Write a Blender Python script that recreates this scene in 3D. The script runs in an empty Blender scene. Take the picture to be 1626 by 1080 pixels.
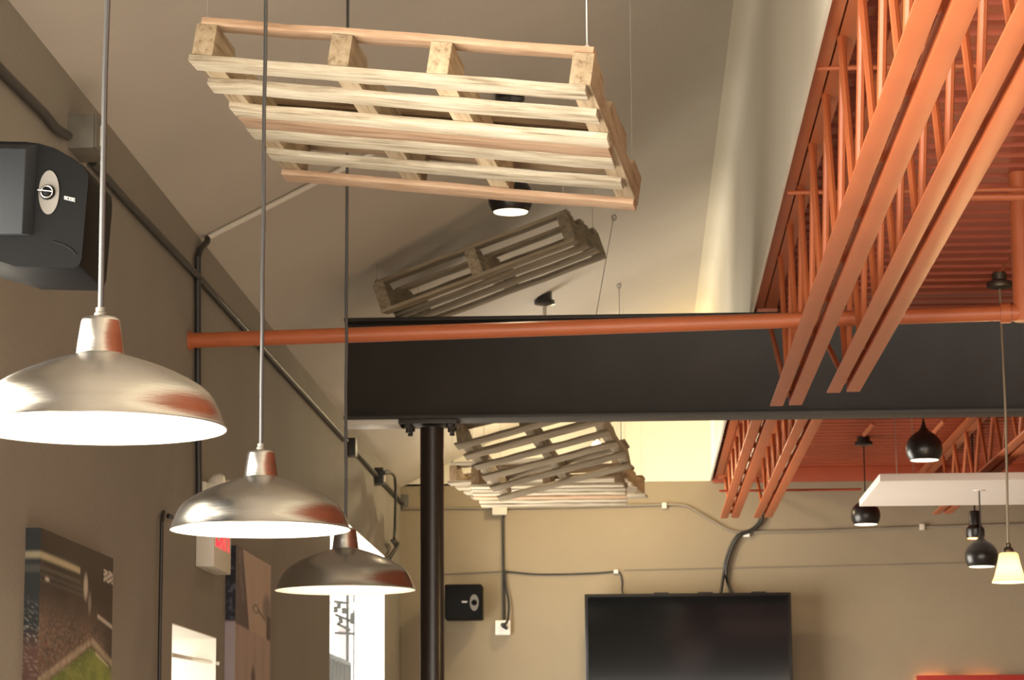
import bpy, bmesh, math, random
import numpy as np
from mathutils import Vector, Matrix, Euler

random.seed(7)
rng = np.random.default_rng(7)
SC = bpy.context.scene
COL = SC.collection

# ------------------------------------------------------------------ camera
F_PX, CX, CY = 4200.0, 813.0, 540.0
EYE = np.array([0.0, 0.0, 1.6])
def _n(v): return v / np.linalg.norm(v)
_Y = _n(np.array([1010 - CX, -(1240 - CY), F_PX]))          # world +Y in camera (right, up, forward)
_U = np.array([640 - CX, CY + 26000, F_PX]); _U = _n(_U - _Y * (_U @ _Y))
_X = np.cross(_U, _Y)
_X = _X if _X[0] > 0 else -_X
RM = np.array([_X, _Y, _U])
cam_d = bpy.data.cameras.new('camera')
cam_d.sensor_width = 36.0
cam_d.lens = F_PX / 1626.0 * 36.0
cam_d.clip_start, cam_d.clip_end = 0.05, 400
cam_d.dof.use_dof = True
cam_d.dof.focus_distance = 5.8
cam_d.dof.aperture_fstop = 20.0
cam = bpy.data.objects.new('camera', cam_d)
COL.objects.link(cam)
m = Matrix.Identity(4)
for i in range(3):
    m[i][0], m[i][1], m[i][2], m[i][3] = RM[i][0], RM[i][1], -RM[i][2], EYE[i]
cam.matrix_world = m
SC.camera = cam

# ------------------------------------------------------------------ world, light, exposure
w = bpy.data.worlds.new('world'); SC.world = w
w.use_nodes = True
bg = w.node_tree.nodes['Background']
bg.inputs[0].default_value = (1.0, 0.95, 0.84, 1)
bg.inputs[1].default_value = 2.2
def area(name, loc, rot, sx, sy, power, color):
    d = bpy.data.lights.new(name, 'AREA'); d.shape = 'RECTANGLE'; d.size = sx; d.size_y = sy
    d.energy = power; d.color = color
    o = bpy.data.objects.new(name, d); COL.objects.link(o)
    o.location = loc; o.rotation_euler = rot
    return o
H = math.pi / 2
DAY = (1.0, 0.93, 0.83)
# daylight through the left wall's windows; added fill from behind the camera
area('daylight_street_window', (-2.2, 2.28, 1.8), (0, -H, 0), 2.15, 7.7, 880, DAY)
area('front_fill', (2.2, -4.25, 1.8), (H, 0, 0), 6.4, 2.3, 330, DAY)
area('daylight_near_window', (-2.15, 9.3, 1.5), (0, -H, 0), 1.6, 1.6, 20, DAY)
area('daylight_far_window', (-2.2, 15.2, 2.0), (0, -H, 0), 2.4, 3.0, 270, DAY)
SC.view_settings.view_transform = 'Standard'
SC.view_settings.look = 'None'
SC.view_settings.gamma = 1.0
SC.view_settings.use_curve_mapping = False
SC.view_settings.exposure = 0.22

# ------------------------------------------------------------------ helpers
def _ray(px, py): return RM @ np.array([px - CX, -(py - CY), F_PX])
def at(px, py, Y):
    d = _ray(px, py); return Vector(EYE + d * (Y / d[1]))
def at_x(px, py, X):
    d = _ray(px, py); return Vector(EYE + d * (X / d[0]))
def at_z(px, py, Z):
    d = _ray(px, py); return Vector(EYE + d * ((Z - 1.6) / d[2]))
WX = -1.585          # left wall
BY = 18.0            # back wall
BX = 0.53            # white upper wall over the joists
def ceil_z(x): return 3.59 + 0.5 * (x - WX)
def at_ceil(px, py):
    d = _ray(px, py); a = 3.59 - 0.5 * WX
    t = (a - 1.6) / (d[2] - 0.5 * d[0]); return Vector(EYE + d * t)

class MB:
    def __init__(s): s.v, s.f, s.mi = [], [], []
    def add(s, vs, fs, mi=0):
        o = len(s.v); s.v += [tuple(p) for p in vs]
        for q in fs: s.f.append(tuple(i + o for i in q)); s.mi.append(mi)
        return s
    def box(s, a, b, mi=0):
        (x0, y0, z0), (x1, y1, z1) = [tuple(map(min, a, b)), tuple(map(max, a, b))]
        return s.add([(x0,y0,z0),(x1,y0,z0),(x1,y1,z0),(x0,y1,z0),(x0,y0,z1),(x1,y0,z1),(x1,y1,z1),(x0,y1,z1)],
                     [(0,3,2,1),(4,5,6,7),(0,1,5,4),(1,2,6,5),(2,3,7,6),(3,0,4,7)], mi)
    def prism(s, poly, axis, a, b, mi=0):
        """poly: 2-D points in the plane of the two other axes (in xyz order), extruded along axis from a to b"""
        n = len(poly)
        def P(q, t):
            if axis == 'x': return (t, q[0], q[1])
            if axis == 'y': return (q[0], t, q[1])
            return (q[0], q[1], t)
        vs = [P(q, a) for q in poly] + [P(q, b) for q in poly]
        fs = [tuple(range(n)), tuple(reversed(range(n, 2*n)))]
        fs += [(i, n+i, n+(i+1) % n, (i+1) % n) for i in range(n)]
        return s.add(vs, fs, mi)
    def tube(s, path, r, n=10, mi=0, cap=True):
        P = [Vector(p) for p in path]; rs = r if isinstance(r, (list, tuple)) else [r]*len(P)
        t0 = (P[1]-P[0]).normalized()
        ref = Vector((0,0,1)) if abs(t0.z) < .9 else Vector((1,0,0))
        u = t0.cross(ref).normalized(); vs = []
        for i, p in enumerate(P):
            if i == 0: t = t0
            elif i == len(P)-1: t = (P[i]-P[i-1]).normalized()
            else: t = ((P[i]-P[i-1]).normalized() + (P[i+1]-P[i]).normalized()).normalized()
            u = (u - t*u.dot(t)).normalized(); w_ = t.cross(u)
            for k in range(n):
                a = 2*math.pi*k/n; vs.append(p + (u*math.cos(a) + w_*math.sin(a))*rs[i])
        fs = [(i*n+k, i*n+(k+1) % n, (i+1)*n+(k+1) % n, (i+1)*n+k) for i in range(len(P)-1) for k in range(n)]
        if cap: fs += [tuple(reversed(range(n))), tuple(range((len(P)-1)*n, len(P)*n))]
        return s.add(vs, fs, mi)
    def lathe(s, prof, c=(0,0,0), n=48, mi=0, axis='z', mis=None):
        vs, fs = [], []; L = len(prof)
        for (r, z) in prof:
            for k in range(n):
                a = 2*math.pi*k/n; x, y = r*math.cos(a), r*math.sin(a)
                p = {'z': (x, y, z), 'y': (x, z, y), 'x': (z, x, y)}[axis]
                vs.append((c[0]+p[0], c[1]+p[1], c[2]+p[2]))
        o = len(s.v); s.v += vs
        for i in range(L-1):
            for k in range(n):
                s.f.append((o+i*n+k, o+i*n+(k+1) % n, o+(i+1)*n+(k+1) % n, o+(i+1)*n+k)); s.mi.append(mis[i] if mis else mi)
        for i, rev in ((0, True), (L-1, False)):
            if prof[i][0] > 1e-5:
                q = tuple(o+i*n+k for k in range(n))
                if not (mis and mis[0] is None): s.f.append(q[::-1] if rev else q); s.mi.append(mi)
        return s
    def mesh(s, name, mats, off=(0,0,0), bevel=0, smooth=True, fix=True, ang=38):
        me = bpy.data.meshes.new(name); o = Vector(off)
        me.from_pydata([Vector(p)-o for p in s.v], [], s.f)
        for m_ in mats: me.materials.append(m_)
        for p, i in zip(me.polygons, s.mi): p.material_index = i
        bm = bmesh.new(); bm.from_mesh(me)
        bmesh.ops.remove_doubles(bm, verts=bm.verts, dist=1e-6)
        if fix: bmesh.ops.recalc_face_normals(bm, faces=bm.faces)
        if bevel:
            es = [e for e in bm.edges if len(e.link_faces) == 2 and e.calc_face_angle(0) > math.radians(50)]
            bmesh.ops.bevel(bm, geom=es, offset=bevel, segments=2, profile=.6, affect='EDGES', clamp_overlap=True)
        if smooth:
            for f in bm.faces: f.smooth = True
            for e in bm.edges:
                if len(e.link_faces) != 2 or e.calc_face_angle(0) > math.radians(ang): e.smooth = False
        bm.to_mesh(me); bm.free()
        return me

def tag(o, label=None, cat=None, group=None, kind=None):
    if label: o['label'] = label
    if cat: o['category'] = cat
    if group: o['group'] = group
    if kind: o['kind'] = kind
    return o
def thing(name, loc, label, cat, group=None, rot=None):
    o = bpy.data.objects.new(name, None); COL.objects.link(o); o.location = loc
    o.empty_display_size = .05
    if rot: o.rotation_euler = rot
    return tag(o, label, cat, group)
def part(name, mb, mat, parent=None, local=False, **k):
    """one mesh object; vertices are given in world space (or the parent's space when local)"""
    mats = mat if isinstance(mat, (list, tuple)) else [mat]
    off = (0, 0, 0)
    chain = Vector((0, 0, 0)); p = parent
    while p is not None: chain += Vector(p.location); p = p.parent
    if not local: off = chain
    lab = k.pop('label', None)
    o = bpy.data.objects.new(name, mb.mesh(name, mats, off, **k)); COL.objects.link(o); o.parent = parent
    if lab: o['label'] = lab
    return o
def solo(name, mb, mat, label, cat, group=None, **k):
    """a thing that is one mesh, its origin at the middle of its bounds"""
    a = np.array([tuple(p) for p in mb.v]); c = Vector(((a[:,0].min()+a[:,0].max())/2, (a[:,1].min()+a[:,1].max())/2, a[:,2].min()))
    mats = mat if isinstance(mat, (list, tuple)) else [mat]
    o = bpy.data.objects.new(name, mb.mesh(name, mats, c, **k)); COL.objects.link(o); o.location = c
    return tag(o, label, cat, group)
def struct(name, mb, mat, label=None, parent=None, **k):
    o = part(name, mb, mat, parent, **k)
    if parent is None: o['kind'] = 'structure'
    if label: o['label'] = label
    return o

# ------------------------------------------------------------------ materials
def srgb(r, g, b):
    f = lambda c: c/12.92 if c <= .04045 else ((c+.055)/1.055)**2.4
    return (f(r/255), f(g/255), f(b/255), 1)
def newmat(name):
    m_ = bpy.data.materials.new(name); m_.use_nodes = True
    return m_, m_.node_tree.nodes, m_.node_tree.links, m_.node_tree.nodes['Principled BSDF']
def paint(name, c, rough=.6, metal=0, var=.06, scale=3.0, bump=0.0, bscale=60, c2=None, spec=.5, stretch=(1,1,1), coat=0):
    m_, N, L, B = newmat(name)
    tc = N.new('ShaderNodeTexCoord'); mp = N.new('ShaderNodeMapping'); mp.inputs['Scale'].default_value = stretch
    L.new(tc.outputs['Object'], mp.inputs['Vector'])
    no = N.new('ShaderNodeTexNoise'); no.inputs['Scale'].default_value = scale; no.inputs['Detail'].default_value = 6
    L.new(mp.outputs[0], no.inputs['Vector'])
    rp = N.new('ShaderNodeValToRGB'); rp.color_ramp.elements[0].position = .3; rp.color_ramp.elements[1].position = .7
    lo = tuple(x*(1-var) for x in c[:3]) + (1,); hi = tuple(min(1, x*(1+var)) for x in c[:3]) + (1,)
    rp.color_ramp.elements[0].color = c2 or lo; rp.color_ramp.elements[1].color = c if c2 else hi
    L.new(no.outputs['Fac'], rp.inputs[0]); L.new(rp.outputs[0], B.inputs['Base Color'])
    B.inputs['Roughness'].default_value = rough; B.inputs['Metallic'].default_value = metal
    B.inputs['Specular IOR Level'].default_value = spec; B.inputs['Coat Weight'].default_value = coat
    if bump:
        n2 = N.new('ShaderNodeTexNoise'); n2.inputs['Scale'].default_value = bscale; n2.inputs['Detail'].default_value = 4
        L.new(mp.outputs[0], n2.inputs['Vector'])
        bp = N.new('ShaderNodeBump'); bp.inputs['Strength'].default_value = bump; bp.inputs['Distance'].default_value = .01
        L.new(n2.outputs['Fac'], bp.inputs['Height']); L.new(bp.outputs[0], B.inputs['Normal'])
    return m_
def emit(name, c, s, base=None):
    m_, N, L, B = newmat(name)
    B.inputs['Base Color'].default_value = base or c; B.inputs['Emission Color'].default_value = c
    B.inputs['Emission Strength'].default_value = s
    return m_
def wood(name, a, b, dark):
    """weathered board: streaks along the board, a random tint for each board, a few dark knots"""
    m_, N, L, B = newmat(name)
    tc = N.new('ShaderNodeTexCoord'); oi = N.new('ShaderNodeObjectInfo')
    mp = N.new('ShaderNodeMapping'); mp.inputs['Scale'].default_value = (2.2, 26, 26)
    ad = N.new('ShaderNodeVectorMath'); ad.operation = 'ADD'
    mu = N.new('ShaderNodeMath'); mu.operation = 'MULTIPLY'; mu.inputs[1].default_value = 37
    L.new(oi.outputs['Random'], mu.inputs[0]); L.new(tc.outputs['Object'], ad.inputs[0]); L.new(mu.outputs[0], ad.inputs[1])
    L.new(ad.outputs[0], mp.inputs['Vector'])
    no = N.new('ShaderNodeTexNoise'); no.inputs['Scale'].default_value = 2.2; no.inputs['Detail'].default_value = 8; no.inputs['Roughness'].default_value = .65
    L.new(mp.outputs[0], no.inputs['Vector'])
    rp = N.new('ShaderNodeValToRGB'); e = rp.color_ramp.elements
    e[0].position = .28; e[0].color = dark; e[1].position = .72; e[1].color = b
    k = e.new(.46); k.color = a
    L.new(no.outputs['Fac'], rp.inputs[0])
    hs = N.new('ShaderNodeHueSaturation')
    mr = N.new('ShaderNodeMapRange'); mr.inputs[3].default_value = .72; mr.inputs[4].default_value = 1.15
    L.new(oi.outputs['Random'], mr.inputs[0]); L.new(mr.outputs[0], hs.inputs['Value']); L.new(rp.outputs[0], hs.inputs['Color'])
    L.new(hs.outputs[0], B.inputs['Base Color']); B.inputs['Roughness'].default_value = .8; B.inputs['Specular IOR Level'].default_value = .25
    bp = N.new('ShaderNodeBump'); bp.inputs['Strength'].default_value = .35; bp.inputs['Distance'].default_value = .004
    L.new(no.outputs['Fac'], bp.inputs['Height']); L.new(bp.outputs[0], B.inputs['Normal'])
    return m_

M = {}
M['taupe'] = paint('taupe_wall_paint', (.235, .208, .168, 1), .75, var=.07, scale=1.3, bump=.25, bscale=40)
M['tan'] = paint('tan_wall_paint', (.29, .235, .155, 1), .75, var=.06, scale=1.6, bump=.08, bscale=60)
M['offwhite'] = paint('off_white_plaster', (.58, .53, .45, 1), .8, var=.04, scale=1.2, bump=.15, bscale=25)
M['cream'] = paint('cream_lit_wall', (.74, .69, .56, 1), .75, var=.03, scale=1.5, bump=.12, bscale=30)  # paler than the ceiling: brighter light on these walls put into the colour
M['reveal'] = paint('white_window_reveal', (.8, .76, .66, 1), .7, var=.03)
M['floor'] = paint('pale_bounce_floor', (.47, .44, .40, 1), .45, var=.15, scale=1.5)  # unseen floor made pale to bounce light up
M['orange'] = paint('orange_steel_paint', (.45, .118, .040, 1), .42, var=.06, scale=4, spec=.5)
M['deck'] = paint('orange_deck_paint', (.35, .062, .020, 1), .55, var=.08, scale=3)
M['black'] = paint('black_steel_paint', (.026, .0215, .017, 1), .5, var=.2, scale=4)
M['brownblack'] = paint('dark_bronze_paint', (.022, .016, .012, 1), .32, var=.2, scale=4)
M['alu'] = paint('brushed_aluminium', (.44, .43, .41, 1), .26, metal=1, var=.08, scale=3, bump=.06, bscale=30, stretch=(1,1,14))
M['enamel'] = paint('white_enamel', (.86, .83, .74, 1), .35, var=.02)
M['cord'] = paint('grey_lamp_cord', (.045, .044, .042, 1), .3, var=.05)
M['blackcord'] = paint('black_cable', (.02, .02, .02, 1), .45)
M['string'] = paint('white_string', (.75, .72, .66, 1), .8)
M['wire'] = paint('steel_wire', (.35, .33, .3, 1), .5, metal=.5)
M['conduit'] = paint('painted_conduit', (.24, .205, .155, 1), .5, var=.08)
M['dkconduit'] = paint('dark_conduit', (.035, .032, .028, 1), .45, metal=.2)
M['galv'] = paint('galvanised_box', (.15, .138, .112, 1), .5, metal=.2, var=.15, scale=20)
M['plastic'] = paint('ivory_plastic', (.68, .63, .53, 1), .4, var=.03)
M['whiteplate'] = paint('white_plastic', (.8, .78, .72, 1), .4, var=.02)
M['spk'] = paint('black_speaker_shell', (.005, .005, .005, 1), .55, var=.1, bump=.03, bscale=300, spec=.08)
M['grille'] = paint('slate_speaker_grille', (.018, .020, .022, 1), .55, var=.15, scale=300, spec=.2)
M['horn'] = paint('grey_waveguide', (.13, .118, .10, 1), .45, var=.06)
M['chrome'] = paint('polished_ring', (.5, .47, .43, 1), .2, metal=1)
M['logo'] = paint('silver_logo', (.7, .68, .64, 1), .3, metal=.4)
M['tvb'] = paint('black_tv_bezel', (.012, .012, .012, 1), .25)
M['screen'] = paint('dark_glass_screen', (.004, .0045, .005, 1), .07, var=.05, spec=.3)
M['panel'] = paint('white_ceiling_panel', (.82, .74, .66, 1), .8, var=.02)
M['globe'] = paint('black_globe_enamel', (.014, .011, .010, 1), .3, var=.1)
M['bronze'] = paint('bronze_fitting', (.12, .095, .065, 1), .4, metal=.7)
M['brass'] = paint('aged_brass_cord', (.30, .24, .16, 1), .4, metal=.4)
M['bulb'] = emit('lit_bulb', (1, .88, .62, 1), 14)
M['lens'] = emit('lit_globe_lens', (1, .87, .58, 1), 3.0)
bm_, N, L, B = newmat('lit_glass_shade')
N.remove(B); t1 = N.new('ShaderNodeBsdfTranslucent'); t1.inputs[0].default_value = (1, .95, .80, 1); t2 = N.new('ShaderNodeBsdfDiffuse'); t2.inputs[0].default_value = (.9, .8, .6, 1)
m2 = N.new('ShaderNodeMixShader'); m2.inputs[0].default_value = .25; L.new(t1.outputs[0], m2.inputs[1]); L.new(t2.outputs[0], m2.inputs[2]); L.new(m2.outputs[0], N['Material Output'].inputs[0])
M['bell'] = bm_
M['red'] = emit('red_exit_letters', (1, .05, .07, 1), .9)
M['redsign'] = paint('red_sign_face', (.35, .02, .012, 1), .4)
M['halo'] = emit('orange_sign_tube', (1, .36, .08, 1), 16)
M['frame'] = paint('dark_window_frame', (.06, .055, .05, 1), .5)
M['asphalt'] = paint('asphalt', (.2, .19, .18, 1), .9)
M['far'] = paint('pale_far_building', (.62, .56, .58, 1), .9)
M['pole'] = paint('weathered_grey_pole', (.03, .032, .034, 1), .8)
M['ceramic'] = paint('pale_insulator', (.7, .7, .7, 1), .4)
M['wood_cream'] = wood('cream_pallet_wood', (.40, .335, .235, 1), (.60, .54, .42, 1), (.14, .10, .06, 1))
M['wood_pink'] = wood('pinkish_pallet_wood', (.42, .27, .165, 1), (.56, .40, .27, 1), (.24, .13, .07, 1))
M['wood_brown'] = wood('brown_pallet_wood', (.26, .175, .10, 1), (.36, .26, .155, 1), (.12, .075, .04, 1))
M['wood_tan'] = wood('tan_pallet_wood', (.36, .27, .165, 1), (.48, .38, .25, 1), (.17, .11, .06, 1))
M['wood_grey'] = wood('grey_pallet_wood', (.28, .225, .15, 1), (.40, .335, .24, 1), (.12, .09, .055, 1))
gm, N, L, B = newmat('window_glass')
N.remove(B); tr = N.new('ShaderNodeBsdfTransparent'); gl = N.new('ShaderNodeBsdfGlossy'); gl.inputs['Roughness'].default_value = .02
mx = N.new('ShaderNodeMixShader'); mx.inputs[0].default_value = .025
L.new(tr.outputs[0], mx.inputs[1]); L.new(gl.outputs[0], mx.inputs[2]); L.new(mx.outputs[0], N['Material Output'].inputs[0])
M['glass'] = gm

# ------------------------------------------------------------------ room shell
struct('floor', MB().box((-1.9, -4.5, -.2), (6.2, 18.3, 0)), M['floor'], 'pale concrete floor of the room')
struct('street_ground', MB().box((-120, -60, -.4), (-1.95, 160, -.2)), M['asphalt'], 'pale street ground outside the windows')
W1 = (9.057, 10.024, 1.0, 2.145)      # Y range, Z range
W2 = (13.79, 16.81, .9, 3.025)
W0 = (-1.6, 6.15, .7, 2.86)
TH = .18
wl = MB()
def wall_with_holes(mb, x0, x1, ya, yb, za, zb, holes):
    y = ya
    for (a, b, c, d) in holes:
        mb.box((x0, y, za), (x1, a, zb)); mb.box((x0, a, za), (x1, b, c)); mb.box((x0, a, d), (x1, b, zb)); y = b
    mb.box((x0, y, za), (x1, yb, zb))
wall_with_holes(wl, WX - TH, WX, -4.5, BY + .3, 0, 3.60, [W0, W1, W2])
struct('wall_left', wl, M['taupe'], 'taupe painted left wall with windows', smooth=False)
for i, (a, b, c, d) in enumerate((W1, W2, W0)):
    n = i + 1
    e = .004
    rv = MB()      # reveal lining
    rv.box((WX-TH, b-e, c), (WX+.001, b+.0, d)); rv.box((WX-TH, a, c), (WX+.001, a+e, d))
    rv.box((WX-TH, a, d-e), (WX+.001, b, d)); rv.box((WX-TH, a, c), (WX+.001, b, c+e))
    wn = struct('window_%d' % n, rv, M['reveal'], ['bright white reveal of the near window in the left wall', 'tall bright window reveal beside the dark column',
                'wide street window beside the viewer'][i], smooth=False)
    fr = MB(); xf0, xf1 = WX-TH-.03, WX-TH+.012
    fr.box((xf0, a-.03, c-.03), (xf1, a+.03, d+.03)); fr.box((xf0+.025, b-.003, c-.03), (xf1, b+.05, d+.03))
    fr.box((xf0, a, d-.0), (xf1, b, d+.05)); fr.box((xf0, a, c-.04), (xf1, b, c+.03))
    part('window_frame', fr, M['reveal'], wn)
    part('pane', MB().box((xf0+.02, a+.03, c+.03), (xf0+.026, b, d)), M['glass'], wn)
# ledge line on the far jamb of window 1
p = at_x(310, 1043, WX-.09)
part('sash_bar', MB().tube([at_x(272, 1040, WX), (WX-.09, W1[1]-.02, p.z-.012), (WX+.012, W1[1]+.01, p.z-.03)], .008), M['plastic'], bpy.data.objects['window_1'])

# back wall: tan lower wall, plaster gable above the springing line of the sloped ceiling
wb = MB().box((WX-.2, BY, 0), (BX, BY+.25, 3.615)).box((BX, BY, 0), (6.2, BY+.25, 3.86))
struct('wall_back', wb, M['tan'], 'tan painted back wall carrying the television')
gb = MB().prism([(WX, 3.615), (BX, 3.615), (BX, ceil_z(BX)), (WX, ceil_z(WX)+.01)], 'y', BY, BY+.25)
struct('wall_gable', gb, M['cream'], 'cream gable above the tan back wall')
# sloped plaster ceiling with a rounded cove into the cream upper wall
zt = ceil_z(BX); prof = [(WX-.25, ceil_z(WX-.25)), (WX, ceil_z(WX))]
for k in range(1, 9): prof.append((WX + (BX-.11-WX)*k/8, ceil_z(WX + (BX-.11-WX)*k/8)))
c0, cc, c1 = Vector((BX-.11, ceil_z(BX-.11))), Vector((BX, ceil_z(BX))), Vector((BX, ceil_z(BX)-.17))
for k in range(1, 11):
    t = k/10; q = c0*(1-t)**2 + cc*2*t*(1-t) + c1*t*t; prof.append((q.x, q.y))
def shell(profile, y0, y1, th, ny):
    mb = MB(); P = [Vector(q) for q in profile]; off = []
    for i, q in enumerate(P):
        t = (P[min(i+1, len(P)-1)] - P[max(i-1, 0)]).normalized(); off.append(q + Vector((-t.y, t.x))*th)
    ring = P + off[::-1]
    mb.prism([(q.x, q.y) for q in ring], 'y', y0, y1); return mb
NC = len(prof)-10
struct('ceiling', shell(prof[:NC], -4.5, BY+.25, .1, 1), M['offwhite'], 'sloped off-white plaster ceiling', ang=30)
struct('wall_upper', shell(prof[NC-1:] + [(BX, 4.0), (BX, 3.8), (BX, 3.615)], -4.5, BY, .0115, 1), M['cream'], 'cream upper wall above the orange joists', ang=30)
# orange corrugated steel deck, hidden slabs above it, added to block sky light
pitch = .1524; dz = .038; Z0 = 3.70
pr = []; y = -1.0
while y < BY:
    pr += [(y, Z0), (y+.088, Z0), (y+.104, Z0+dz), (y+.136, Z0+dz)]; y += pitch
pr.append((BY, Z0)); poly = pr + [(BY, Z0+.07), (-1.0, Z0+.07)]
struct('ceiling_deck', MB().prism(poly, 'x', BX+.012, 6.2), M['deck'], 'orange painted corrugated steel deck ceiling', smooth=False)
struct('sky_block_roof', MB().box((BX+.012, -4.5, 3.775), (6.2, BY+.3, 3.9)).box((-1.9, -4.5, 4.85), (BX+.012, BY+.3, 5.0)).box((BX, -4.5, c1.y+.001), (BX+.012, BY+.3, 5)), M['offwhite'])
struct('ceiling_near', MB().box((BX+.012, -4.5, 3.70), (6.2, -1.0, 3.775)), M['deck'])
struct('wall_right', MB().box((6.0, -4.5, 0), (6.2, BY+.3, 3.9)), M['tan'])
wr = MB()   # unseen front wall behind the viewer, its window added for the fill light
wr.box((-1.9, -4.2, 0), (-1.1, -4, 5)); wr.box((5.4, -4.2, 0), (6.2, -4, 5)); wr.box((-1.1, -4.2, 0), (5.4, -4, .6)); wr.box((-1.1, -4.2, 3.0), (5.4, -4, 5))
struct('wall_front', wr, M['taupe'])
fr = MB()
for x in (-1.1, 1.05, 3.2, 5.35): fr.box((x, -4.15, .6), (x+.06, -4.05, 3.0))
fr.box((-1.1, -4.15, .6), (5.4, -4.05, .66)).box((-1.1, -4.15, 2.94), (5.4, -4.05, 3.0))
wf = struct('window_4', fr, M['frame'])
part('pane', MB().box((-1.1, -4.11, .6), (5.4, -4.105, 3.0)), M['glass'], wf)
# orange ledger where the deck meets the back wall
struct('trim_1', MB().box((BX+.02, BY-.03, 3.60), (6.0, BY, 3.70)), M['deck'], 'orange ledger strip along the top of the back wall', bevel=.004)

# ------------------------------------------------------------------ steel: joists, beam, column, sprinkler pipe
def joist(X, zb, zt_, y0, ye, yseat, node0, pitch_, label, X_end=None):
    xe = X if X_end is None else X_end
    t = thing('bar_joist', (X, ye, zb), label, 'joist', 'orange open-web steel joists')
    leg, th, gap = .05, .007, .011
    def slant(mb, xo, y_a, y_b, poly):
        n = len(poly); vs = [(X+xo+q[0], y_a, q[1]) for q in poly] + [(xe+xo+q[0], y_b, q[1]) for q in poly]
        mb.add(vs, [tuple(range(n)), tuple(reversed(range(n, 2*n)))] + [(i, n+i, n+(i+1) % n, (i+1) % n) for i in range(n)]); return mb
    for s in (-1, 1):
        a = [(s*gap, zb), (s*(gap+leg), zb), (s*(gap+leg), zb+th), (s*(gap+th), zb+th), (s*(gap+th), zb+leg), (s*gap, zb+leg)]
        part('bottom_chord_angle', slant(MB(), 0, y0, ye - (.02 if s > 0 else 0), a), M['orange'], t, bevel=.0015)
        g2, zc_ = .003, zt_-.06; b = [(s*g2, zc_), (s*(g2+leg), zc_), (s*(g2+leg), zc_+th), (s*(g2+th), zc_+th), (s*(g2+th), zt_), (s*g2, zt_)]
        part('top_chord_angle', slant(MB(), -.012, y0, yseat, b), M['orange'], t, bevel=.0015)
    part('bearing_seat', MB().box((xe-.045, yseat-.14, zt_-.075), (xe+.045, yseat+.03, zt_-.045)), M['orange'], t, bevel=.002)
    yn = node0
    zl, zh = zb+.03, zt_-.05
    k = 0
    while yn > y0 + .3:
        for sgn in (-1, 1):
            yb_ = yn + sgn*pitch_/2
            if yb_ < ye - .02:
                xo = (.004 if sgn > 0 else -.004)
                part('web_rod', MB().tube([(X+xo, yb_, zl), (X+xo, yn, zh)], .011, 8), M['orange'], t)
        yn -= pitch_; k += 1
    part('end_rod', MB().tube([(xe, ye-.1, zl), (xe, yseat-.08, zt_-.06)], .011, 8), M['orange'], t)
    return t
joist(.600, 3.03, 3.692, -.5, 10.2, 11.56, 10.27, .625, 'orange bar joist in front of the beam, beside the cream upper wall')
joist(.795, 3.03, 3.692, -.5, 9.86, 11.56, 9.95, .625, 'orange bar joist in front of the beam, second from the cream wall')
joist(.63, 3.28, 3.692, 11.62, 17.2, 17.95, 17.0, .60, 'orange bar joist behind the beam, beside the cream wall, above the television')
joist(.845, 3.28, 3.692, 11.62, 17.2, 17.95, 16.9, .60, 'orange bar joist behind the beam, second from the cream wall')
joist(1.99, 3.28, 3.692, 11.62, 17.1, 17.95, 16.9, .60, 'orange bar joist behind the beam, passing above the white hanging panel')
joist(2.75, 3.28, 3.692, 11.62, 17.1, 17.95, 16.8, .60, 'orange bar joist behind the beam, farthest right above the bell lamp')

BMY = 11.5; zb_, zt_b = 3.165, 3.615
x0, x1 = -1.255, 6.0
fl, tf, tw = .095, .016, .006
prof_b = [(BMY-fl, zb_), (BMY+fl, zb_), (BMY+fl, zb_+tf), (BMY+tw, zb_+tf), (BMY+tw, zt_b-tf), (BMY+fl, zt_b-tf), (BMY+fl, zt_b), (BMY-fl, zt_b), (BMY-fl, zt_b-tf), (BMY-tw, zt_b-tf), (BMY-tw, zb_+tf), (BMY-fl, zb_+tf)]
beam = thing('steel_beam', (x0, BMY, zb_), 'wide black steel beam crossing the room on a round column', 'beam')
part('wide_flange_section', MB().prism(prof_b, 'x', x0, x1), M['black'], beam, bevel=.003)
part('bearing_strip', MB().box((x0, BMY-.08, zb_-.022), (-.985, BMY+.08, zb_-.0005)), M['plastic'], beam, label='pale strip under the end of the beam', bevel=.002)
cxm = at(686, 700, BMY).x
col_ = thing('steel_column', (cxm, BMY, 0), 'round dark bronze steel column under the black beam', 'column')
part('shaft', MB().lathe([(.052, 0), (.052, zb_-.03)], (cxm, BMY, 0), 32), M['brownblack'], col_)
part('base_plate', MB().box((cxm-.12, BMY-.12, 0), (cxm+.12, BMY+.12, .02)), M['brownblack'], col_, bevel=.003)
part('cap_plate', MB().box((cxm-.14, BMY-.09, zb_-.022), (cxm+.115, BMY+.09, zb_-.0005)), M['black'], col_, bevel=.002)
for dx in (-.1, .085):
    for dy in (-.06, .06):
        bo = MB().lathe([(.02, -.016), (.02, 0)], (cxm+dx, BMY+dy, zb_-.022), 6).lathe([(.011, -.036), (.011, -.016)], (cxm+dx, BMY+dy, zb_-.022), 10)
        part('bolt', bo, M['black'], col_)

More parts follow.
